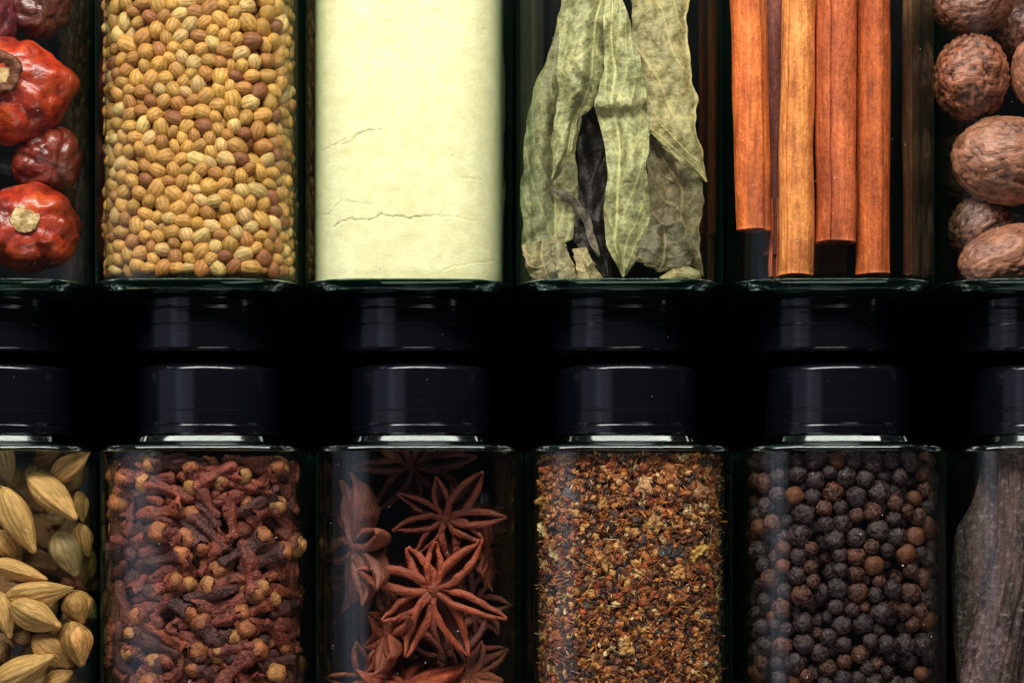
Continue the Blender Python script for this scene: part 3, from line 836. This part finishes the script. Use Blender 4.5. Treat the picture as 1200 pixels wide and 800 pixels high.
# ------------------------------------------------------------------ cloves
def clove_meshes(seed):
    g = random.Random(seed); nr, ns = 34, 28; v, rib = [], []
    for i in range(nr):
        u = i / (nr - 1)
        rad = .115 + .05 * u ** 2 + .025 * math.sin(u * 9 + seed)
        if u < .06: rad *= .7
        if u > .84: rad = .15 + .05 * (u - .84) / .16
        for j in range(ns):
            p = 2 * math.pi * j / ns
            q = Vector((u * 5, math.cos(p) * 1.2, math.sin(p) * 1.2 + seed * 3))
            gn = noise.noise(q * 3.4); k = rad * (1 + .20 * noise.noise(q) + .12 * gn + .06 * noise.noise(q * 7) + .06 * math.cos(4 * p)); rib.append(min(1, max(0, .35 - 1.5 * gn)))
            x = u + (.07 * max(0, math.cos(4 * p)) if i == nr - 1 else 0) - (.05 if i == nr - 1 and math.cos(4 * p) < 0 else 0)
            if i == nr - 1: k *= 1 + .12 * max(0, math.cos(4 * p))
            v.append((x, k * math.cos(p), k * math.sin(p) + .06 * math.sin(u * 3 + seed)))
    stem = mesh('stem', v, loft_faces(nr, ns), M['clove'], {'rib': rib})
    bv, bf = ICO[3]; bv = bv.copy()
    cr = np.abs(bv[:, 1]) < .10
    d = 1 + fbm(bv, 1.8, 3, seed) * .26 - .09 * np.exp(-(bv[:, 1] / .12) ** 2) - .07 * np.exp(-(bv[:, 2] / .12) ** 2)
    bud = mesh('bud', bv * d[:, None] * np.array([.19, .19, .19]) + np.array([1.06, 0, .06 * math.sin(3 + seed)]), bf, M['bud'])
    return stem, bud
CLV = [clove_meshes(k) for k in range(6)]
def cloves():
    cx, ry = LJ[1]
    y1 = 1.12; y0 = W(0, 845, -.3).y
    p, q, rr = pack(225, 4, .088, .50, cx, y0, y1 - .06, 1.5, 170, 11, .010, flat=.6)
    for i in np.argsort(-(p[:, 2] + q[:, 2])):
        if (p[i, 2] + q[i, 2]) / 2 < -1.35: continue
        a, b = Vector(p[i]), Vector(q[i])
        if random.random() < .5: a, b = b, a
        if max(a.y, b.y) > y1 - .25 and b.y > a.y: a, b = b, a
        ax = (b - a).normalized()
        t = random.randrange(6); hasbud = random.random() < .64
        s_ = rr[i] / .13 * random.uniform(.88, 1.06)
        root = empty('clove', a - ax * .06); root.rotation_mode = 'QUATERNION'; root.rotation_quaternion = orient(ax, random.uniform(0, 6))
        L = .61 * random.uniform(.85, 1.05)
        root.scale = (L, s_, s_)
        st = put('stem', CLV[t][0], root)
        r = random.random()
        base = (.24, .050, .032) if r < .5 else ((.11, .030, .026) if r < .78 else (.33, .072, .036))
        setcol(st, base, .18, .06)
        if hasbud:
            bd = put('bud', CLV[t][1], root); bd.scale = (1.0 * s_ / L, 1, 1); bd.location.x = 1.06 - 1.06 * s_ / L
            setcol(bd, (.44, .19, .06) if random.random() < .35 else (.36, .11, .036), .15, .05)
        tag(root, '%s clove %s %s' % ('budded' if hasbud else 'budless', lie(ax), spot((a + b) / 2, cx, 528, 800, 'cardamom', 'star anise', 'under the lid', 'at the bottom')), 'clove', 'cloves in their jar')
cloves()

# ------------------------------------------------------------------ star anise
def carpel_mesh(seed, L=1.0, dep=.42, wid=.10, slit=.35):
    g = random.Random(seed); nr = 30; v, rib = [], []
    sec = 18
    for i in range(nr):
        u = i / (nr - 1)
        prof = math.sin(math.pi * min(1, u * .97 + .03) ** .8) ** .8 if u < .999 else 0
        w_ = wid * max(.10, prof) + .012; d = dep * max(.12, prof ** 1.1)
        gs = w_ * slit * 1.4 * (prof ** .6)
        top = .05 * math.sin(u * 3) - .05 * u + (.10 * max(0, u - .8) / .2)
        lipw = w_
        pts = []
        for j in range(sec // 2 + 1):                # outside: lip -> keel -> lip
            a = math.pi * j / (sec // 2)
            pts.append((-math.cos(a) * lipw * (1 - .15 * math.sin(a)), top - math.sin(a) ** .8 * d, 0))
        pts.append((gs, top + .012, .4)); pts.append((gs * .7, top - d * .45, 1)); pts.append((0, top - d * .62, 1)); pts.append((-gs * .7, top - d * .45, 1)); pts.append((-gs, top + .012, .4))
        for y, z, rb in pts:
            nn = noise.noise(Vector((u * 6, y * 8 + seed, z * 6))) * .018 + noise.noise(Vector((u * 16, y * 20 + seed, z * 14))) * .008
            v.append((u * L + .03, y + nn, z + nn)); rib.append(rb)
    ns = len(pts)
    return mesh('carpel', v, loft_faces(nr, ns), M['anise'], {'rib': rib})
CARP = [carpel_mesh(k, 1, .36 + .05 * (k % 2), .112 + .024 * (k % 3), .26 + .10 * (k % 2)) for k in range(6)]
def hub_mesh():
    v, f = ICO[3]; v = v * np.array([.12, .12, .10]) * (1 + fbm(v, 2.5, 2, 3) * .3)[:, None]
    return mesh('hub', v + np.array([0, 0, -.05]), f, M['anise'], {'rib': np.clip(1 - np.abs(v[:, 2]) * 12, 0, .6)})
HUB = hub_mesh()
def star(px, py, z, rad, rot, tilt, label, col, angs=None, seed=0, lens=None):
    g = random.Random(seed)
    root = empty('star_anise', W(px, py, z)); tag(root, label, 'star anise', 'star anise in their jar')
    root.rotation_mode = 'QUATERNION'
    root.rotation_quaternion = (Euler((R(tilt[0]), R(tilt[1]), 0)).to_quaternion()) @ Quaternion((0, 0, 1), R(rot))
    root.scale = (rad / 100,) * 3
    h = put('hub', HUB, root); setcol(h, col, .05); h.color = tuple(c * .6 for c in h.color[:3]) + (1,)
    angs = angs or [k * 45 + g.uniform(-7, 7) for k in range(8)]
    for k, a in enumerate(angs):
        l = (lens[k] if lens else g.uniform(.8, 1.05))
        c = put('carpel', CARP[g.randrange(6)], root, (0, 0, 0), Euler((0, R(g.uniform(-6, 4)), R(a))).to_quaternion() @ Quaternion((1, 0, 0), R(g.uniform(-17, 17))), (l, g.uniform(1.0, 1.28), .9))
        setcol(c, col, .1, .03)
A1 = (.37, .066, .026)  # front tone; dim and shaded stars have their shade painted as darker colours
# image angles: 0 = +x, counter clockwise
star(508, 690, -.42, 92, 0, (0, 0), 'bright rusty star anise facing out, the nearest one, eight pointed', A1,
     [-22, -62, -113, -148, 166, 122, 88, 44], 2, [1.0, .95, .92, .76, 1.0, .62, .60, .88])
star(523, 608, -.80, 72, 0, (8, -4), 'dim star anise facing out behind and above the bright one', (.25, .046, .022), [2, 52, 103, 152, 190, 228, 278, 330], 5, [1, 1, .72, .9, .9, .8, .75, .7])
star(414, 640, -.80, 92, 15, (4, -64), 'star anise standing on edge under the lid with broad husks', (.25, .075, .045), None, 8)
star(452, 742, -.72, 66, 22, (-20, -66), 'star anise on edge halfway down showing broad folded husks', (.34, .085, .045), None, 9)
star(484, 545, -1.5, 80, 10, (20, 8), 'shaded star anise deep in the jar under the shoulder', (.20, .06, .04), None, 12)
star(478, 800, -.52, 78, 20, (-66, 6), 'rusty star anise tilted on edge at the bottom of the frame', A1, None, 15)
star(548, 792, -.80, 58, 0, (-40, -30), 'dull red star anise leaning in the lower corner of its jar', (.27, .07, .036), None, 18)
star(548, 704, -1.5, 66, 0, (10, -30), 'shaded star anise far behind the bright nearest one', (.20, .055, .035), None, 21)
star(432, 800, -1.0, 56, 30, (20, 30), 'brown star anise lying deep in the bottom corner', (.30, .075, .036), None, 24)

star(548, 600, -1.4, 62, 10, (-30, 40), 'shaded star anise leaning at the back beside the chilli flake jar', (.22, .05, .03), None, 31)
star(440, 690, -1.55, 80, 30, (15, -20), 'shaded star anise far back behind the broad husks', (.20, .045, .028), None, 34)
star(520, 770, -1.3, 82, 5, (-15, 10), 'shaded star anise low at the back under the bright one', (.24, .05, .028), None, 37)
star(572, 640, -1.2, 52, 5, (0, 70), 'dim star anise on edge by the far glass wall', (.26, .055, .03), None, 40)
# ------------------------------------------------------------------ chilli flakes
def crumb_templates():
    T = []
    for k in range(14):
        g = random.Random(k + 50)
        if k < 6:                                    # crumbs
            v, f = ICO[3] if k < 3 else ICO[1]
            v = v * (1 + fbm(v, 1.3, 2, k * 3.1) * .9 + (fbm(v, 3.2, 3, k * 5.3) * .8 if k < 3 else 0))[:, None] * np.array([1, g.uniform(.6, .9), g.uniform(.5, .8)])
        elif k < 11:                                 # flat flakes with curled rims
            n, nr = 9, 3; v = [(0, 0, .10)]; f = []
            rad = [g.uniform(.65, 1.2) for _ in range(n)]
            for lay in (1, -1):
                for i in range(1, nr):
                    for j in range(n):
                        a = 2 * math.pi * j / n; r_ = rad[j] * i / (nr - 1)
                        v.append((r_ * math.cos(a), r_ * math.sin(a) * .72, .10 * lay * (1 if i < nr - 1 else .6) + .22 * r_ * r_ * math.sin(2 * a + k)))
            v.append((0, 0, -.10)); m = len(v) - 1
            for j in range(n):
                q = (j + 1) % n
                f += [[0, 1 + j, 1 + q], [1 + j, 1 + n + j, 1 + n + q, 1 + q], [1 + n + j, 1 + 3 * n + j, 1 + 3 * n + q, 1 + n + q],
                      [1 + 3 * n + j, 1 + 2 * n + j, 1 + 2 * n + q, 1 + 3 * n + q], [1 + 2 * n + j, m, 1 + 2 * n + q]]
            v = np.array(v)
        else:                                        # slivers
            v = []; n = 5
            for i in range(5):
                t = i / 4 * 2 - 1
                for j in range(n):
                    a = 2 * math.pi * j / n
                    v.append((t * 1.7, .17 * math.cos(a) * (1.1 - abs(t) ** 2 * .7) + .25 * math.sin(t * 1.5 + k), .17 * math.sin(a) * (1.1 - abs(t) ** 2 * .7)))
            v = np.array(v); f = loft_faces(5, n)
        T.append((np.asarray(v), f, np.zeros(len(v))))
    return T
FT = crumb_templates()
FT_ME = [mesh('chilli_flake', t[0], t[1], M['flake'], smooth=False) for k, t in enumerate(FT)]
def flake_col(big=False):
    r = random.random()
    pal = [(.22, .066, .022), (.42, .115, .024), (.58, .20, .045), (.075, .028, .018), (.70, .34, .10), (.80, .54, .26), (.045, .025, .024), (.46, .075, .018)]
    wts = [.21, .16, .14, .21, .09, .05, .09, .05] if not big else [.08, .2, .26, .06, .2, .1, .04, .06]
    s_ = 0
    for c, w_ in zip(pal, wts):
        s_ += w_
        if r < s_: break
    k = random.uniform(.8, 1.2); return tuple(min(1, x * k) for x in c)
def in_front(x, r):
    return zin(min(abs(x) + r * .5, A_IN - .02), A_IN - .012)
def flakes():
    cx, ry = LJ[3]
    y1 = 1.115; y0 = W(0, 835, -.3).y
    lab = 'small loose chilli flake among the mixed crumbs in its jar'
    g = random.Random(3)
    # the larger bits, spaced apart on the glass
    pts = []
    big = [(683, 573, 27, (.045, .022, .032), 'largest dark purple husk flake near the top of the flake jar', 8), (647, 553, 11, (.45, .10, .022), 'round orange red chilli bit at the upper corner of its jar', 2),
           (757, 566, 13, (.55, .27, .11), 'knobbly tan crumb near the top of the flake jar', 0), (659, 701, 10, (.72, .52, .16), 'flat yellow seed standing upright beside the side glass', 7),
           (681, 631, 13, (.48, .33, .22), 'pale pinkish husk flake below the dark purple one', 9), (706, 655, 15, (.52, .22, .06), 'rough ochre crumb in the middle of the flake jar', 1),
           (763, 615, 12, (.56, .28, .08), 'tan ochre crumb beside the yellowish bits, upper half', 0), (812, 650, 14, (.66, .36, .07), 'bright mustard yellow crumb near the side glass', 1),
           (783, 648, 13, (.04, .028, .035), 'black shrivelled flake beside the mustard yellow crumb', 2), (765, 588, 9, (.40, .075, .02), 'vivid red chilli bit near the tan knobbly crumb', 1),
           (750, 585, 9, (.75, .50, .18), 'pale yellow flat seed near the vivid red chilli bit', 7), (818, 578, 12, (.40, .15, .06), 'brown orange crumb under the shoulder at the far side', 0),
           (642, 585, 11, (.55, .24, .06), 'orange crumb at the side glass under the round red bit', 2), (807, 617, 11, (.30, .12, .06), 'brown ringed seed near the side glass, upper half', 7),
           (759, 735, 10, (.60, .35, .12), 'round tan seed flake low in the flake jar', 7), (749, 719, 8, (.75, .62, .42), 'round cream seed low in the middle of the flake jar', 8),
           (788, 601, 8, (.45, .30, .10), 'small olive seed near the top of the flake jar', 9)]
    for x, y, r, c, l, t in big:
        z0 = in_front(W(x, y, -.15).x - cx, r / 100) + JZ - .06
        o = put('chilli_flake', FT_ME[t], None, W(x, y, z0), Euler((g.uniform(-.25, .25), g.uniform(-.25, .25), g.uniform(0, 6))).to_quaternion(), r / 100)
        if r == 27: o.rotation_quaternion = Euler((.15, .1, 1.1)).to_quaternion()
        o.color = c + (1,); tag(o, l, 'flake', 'chilli flakes in their jar'); pts.append((W(x, y, z0).x - cx, W(x, y, z0).y, r / 100))
    tries = 0; n = 0
    while n < 283 and tries < 20000:
        tries += 1
        r = g.choice([.055, .065, .075, .09, .11, .125]); x = g.uniform(-1.12 + r, 1.12 - r); y = g.uniform(y0 + .25, y1 - r)
        if (y - y0) < (y1 - y0) * .45: r *= .85
        if any((x - a) ** 2 + (y - b) ** 2 < ((r + c) * .75) ** 2 for a, b, c in pts): continue
        if y > y1 - .9: r = min(r * 1.3, .15); x = max(-1.12 + r, min(1.12 - r, x)); y = min(y, y1 - r)
        pts.append((x, y, r)); n += 1
        z = in_front(x, r) - r * .5 - g.uniform(0, .03)
        t = g.randrange(14)
        o = put('chilli_flake', FT_ME[t], None, (x + cx, y, z + JZ), Euler((g.gauss(0, .45), g.gauss(0, .45), g.uniform(0, 6.3))).to_quaternion(), r)
        o.color = flake_col(r > .07) + (1,); cc = o.color; shade = 'dark' if cc[0] < .14 else ('pale' if cc[1] > .45 else ('ochre' if cc[1] > .16 else ('red' if cc[1] < .095 else 'orange brown')))
        tag(o, '%s %s flake %s' % (shade, 'crumbly' if t < 6 else ('flat' if t < 11 else 'thin sliver'), spot(o.location, cx, 528, 800, 'star anise', 'peppercorn', 'under the lid', 'at the bottom')), 'flake', 'chilli flakes in their jar')
    tr, cols = [], []
    for i in range(11000):
        r = .032 + .052 * g.random() ** 1.7; x = g.uniform(-1.125 + r, 1.125 - r); y = g.uniform(y0, y1 - r)
        z = in_front(x, r) - r * .6 - g.random() ** 1.5 * .20
        tr.append((g.randrange(3, 14), Matrix.LocRotScale(Vector((x + cx, y, z + JZ)), quat_rand(g), Vector((r,) * 3)))); cols.append(flake_col())
    # dark core so that no daylight shows through the heap
    v, f, c, _ = join(FT, tr, cols)
    nx, ny = 40, 30; b = len(v); xs = np.linspace(-1.13, 1.13, nx); ys = np.linspace(y0, y1, ny)
    core = [(x + cx, y, JZ + zin(x, A_IN - .015) - .20 + .05 * noise.noise(Vector((x * 9, y * 9, 0)))) for y in ys for x in xs]
    v = np.concatenate([v, np.array(core)]); f += [[q + b for q in p] for p in loft_faces(ny, nx, False, False)]
    c = np.concatenate([c, np.tile((.06, .025, .015), (nx * ny, 1))])
    o = put('chilli_crumbs', mesh('chilli_crumbs', v, f, M['flakes'], None, c, smooth=False))
    tag(o, 'fine dark and orange chilli crumbs filling their jar between bigger flakes', 'crumbs', None, 'stuff')
flakes()

# ------------------------------------------------------------------ peppercorns
def pepper_template(seed):
    v, f = ICO[4]; v = v.copy()
    wv = v + np.stack([fbm(v, 2.2, 2, seed + 3.3), fbm(v, 1.5, 2, seed + 7.7), fbm(v, 1.5, 2, seed + 1.2)], 1) * .45
    r1 = ridged(wv, 1.75, seed * 2.3); r2 = ridged(wv, 3.3, seed * 1.3 + 5)
    k = 1 + fbm(v, 1.1, 1, seed) * .12 + .17 * r1 + .06 * r2
    rib = np.clip(1.0 - 1.1 * r1 ** 1.3 - .4 * r2 ** 2, 0, 1)
    return v * k[:, None] * .90, f, rib
PEP = [pepper_template(k) for k in range(8)]
PEP_ME = [mesh('peppercorn', t[0], t[1], M['pepper'], {'rib': t[2]}) for t in PEP]
def smooth_pepper(seed):
    v, f = ICO[3]; rg = ridged(v + .3 * np.stack([fbm(v, 2, 2, seed)] * 3, 1), 1.6, seed); k = 1 + fbm(v, 1.3, 3, seed) * .20 - .07 * rg
    return mesh('peppercorn', v * k[:, None], f, M['pepper'], {'rib': np.clip(rg * .8, 0, 1)})
PSM = [smooth_pepper(k) for k in range(3)]
def peppers():
    cx, ry = LJ[4]
    y1 = 1.135; y0 = W(0, 840, -.3).y
    p, q, rr = pack(680, 1, .116, 0, cx, y0, y1, 1.7, 90, 21, .006, sv=(.70, 1.18))
    order = np.argsort(-p[:, 2] + np.where(p[:, 1] < W(0, 808, -.3).y, 5, 0)); order = order[np.random.default_rng(4).random(len(order)) > .13]
    tr, cols = [], []
    for n_, i in enumerate(order[:600]):
        qd = quat_rand(); s_ = rr[i] * random.uniform(.94, 1.04); t = random.randrange(8)
        r = random.random()
        if r < .035: c, lab = (.14, .046, .020), 'orange brown'
        elif r < .30: c, lab = (.105, .038, .024), 'wrinkled reddish brown'
        else: c, lab = (.052, .029, .033), 'wrinkled black'
        k = random.uniform(.75, 1.25); c = tuple(x * k for x in c)
        if n_ < 300:
            o = put('peppercorn', PSM[t % 3] if r < .035 else PEP_ME[t], None, p[i], qd, s_)
            o.color = c + (1,); tag(o, '%s%s peppercorn %s' % ('small ' if s_ < .098 else ('big ' if s_ > .124 else ''), lab, spot(p[i], cx, 526, 800, 'flake', 'dark pod', 'under the lid', 'at the bottom')), 'peppercorn', 'peppercorns in their jar')
        else:
            tr.append((t, Matrix.LocRotScale(Vector(p[i]), qd, Vector((s_,) * 3)))); cols.append(c)
    v, f, c, rb = join([PEP[k] for k in range(8)], tr, cols)
    o = put('peppercorns', mesh('peppercorns', v, f, M['peppers'], {'rib': rb}, c))
    tag(o, 'deeper peppercorns filling their jar behind the front layer', 'peppercorns', None, 'stuff')
peppers()

# ------------------------------------------------------------------ dark pods (far end of the lower row)
def pod(line, label, seed, zc, flat=.7):
    """line: (px left, px right, py)"""
    nr, ns = 150, 96; v = []
    P = np.array(line, dtype=float); ys = np.linspace(P[0, 2], P[-1, 2], nr)
    l = np.interp(ys, P[:, 2], P[:, 0]); r_ = np.interp(ys, P[:, 2], P[:, 1])
    for arr in (l, r_):
        for _ in range(12): arr[1:-1] = (arr[:-2] + 2 * arr[1:-1] + arr[2:]) / 4
    for i in range(nr):
        c = W((l[i] + r_[i]) / 2, ys[i], zc); hw = (r_[i] - l[i]) / 200 * (CAMZ - zc) / CAMZ
        u = i / (nr - 1)
        for j in range(ns):
            a = 2 * math.pi * j / ns
            q = Vector((math.cos(a) * 1.6, math.sin(a) * 1.6, u * 3.0 + seed * 5))
            fold = max(0, 1 - abs(noise.noise(Vector((q.x * 2.4, q.y * 2.4, q.z * .55)))) * 3.5)
            k = 1 + .10 * noise.noise(q) - .13 * fold + .05 * noise.noise(Vector((q.x * 4, q.y * 4, q.z * 2))) + .02 * noise.noise(Vector((q.x * 9, q.y * 9, q.z * 9)))
            v.append((c.x + hw * k * math.cos(a), c.y, c.z + flat * hw * k * math.sin(a)))
    me = mesh('dried_pod', v, loft_faces(nr, ns), M['pod'])
    ctr = W((l[0] + r_[0]) / 2, (ys[0] + ys[-1]) / 2, zc); me.transform(Matrix.Translation(-ctr))
    return tag(put('dried_pod', me, None, ctr), label, 'dried pod', 'dark pods in their jar')
pod([(1152, 1166, 528), (1146, 1184, 560), (1138, 1196, 590), (1120, 1202, 622), (1115, 1202, 660), (1116, 1196, 700), (1118, 1190, 750), (1120, 1176, 800), (1122, 1168, 850)], 'dark wrinkled pod dusted grey with a rounded bulging side', 1, -.78, .7)
pod([(1172, 1196, 520), (1168, 1218, 560), (1164, 1222, 620), (1152, 1216, 680), (1140, 1206, 730), (1128, 1196, 780), (1118, 1186, 850)], 'long grey dusted pod slanting in front of the bulging one', 2, -.46, .95)
pod([(1216, 1262, 520), (1226, 1282, 620), (1209, 1272, 700), (1193, 1262, 760), (1178, 1250, 850)], 'long brown pod at the frame edge beside the slanting one', 3, -.52, .95)

# ------------------------------------------------------------------ dust on the glass
def dust():
    g = random.Random(9); tv, tf = ICO[1]; T = [(tv, tf, np.zeros(len(tv)))]; tr, cols = [], []
    for jars, y0, y1 in ((UJ, 0, 320), (LJ, 530, 800)):
        for cx, _ in jars:
            for k in range(15):
                x = g.uniform(-1.02, 1.02); y = W(0, g.uniform(y0, y1)).y; z = zin(x, A_OUT) + JZ
                r = g.choice([.004, .005, .006, .009])
                tr.append((0, Matrix.LocRotScale(Vector((x + cx, y, z)), quat_rand(g), Vector((r, r * g.uniform(.6, 1.6), r * .6))))); cols.append((.75, .72, .7))
    for jars, y0, y1 in ((UJ, 346, 408), (LJ, 436, 500)):
        for cx, _ in jars:
            for k in range(2):
                x = g.uniform(-.6, .6); z = JZ + math.sqrt(.8602 ** 2 - x * x); y = W(0, g.uniform(y0, y1), z).y
                r = g.choice([.003, .004, .006])
                tr.append((0, Matrix.LocRotScale(Vector((x + cx, y, z)), quat_rand(g), Vector((r, r * g.uniform(.6, 1.8), r * .6))))); cols.append((.35, .33, .33))
    v, f, c, _ = join(T, tr, cols)
    o = put('dust_specks', mesh('dust_specks', v, f, M['flakes'], None, c))
    tag(o, 'tiny pale dust specks clinging to the jar fronts', 'dust', None, 'stuff')
dust()
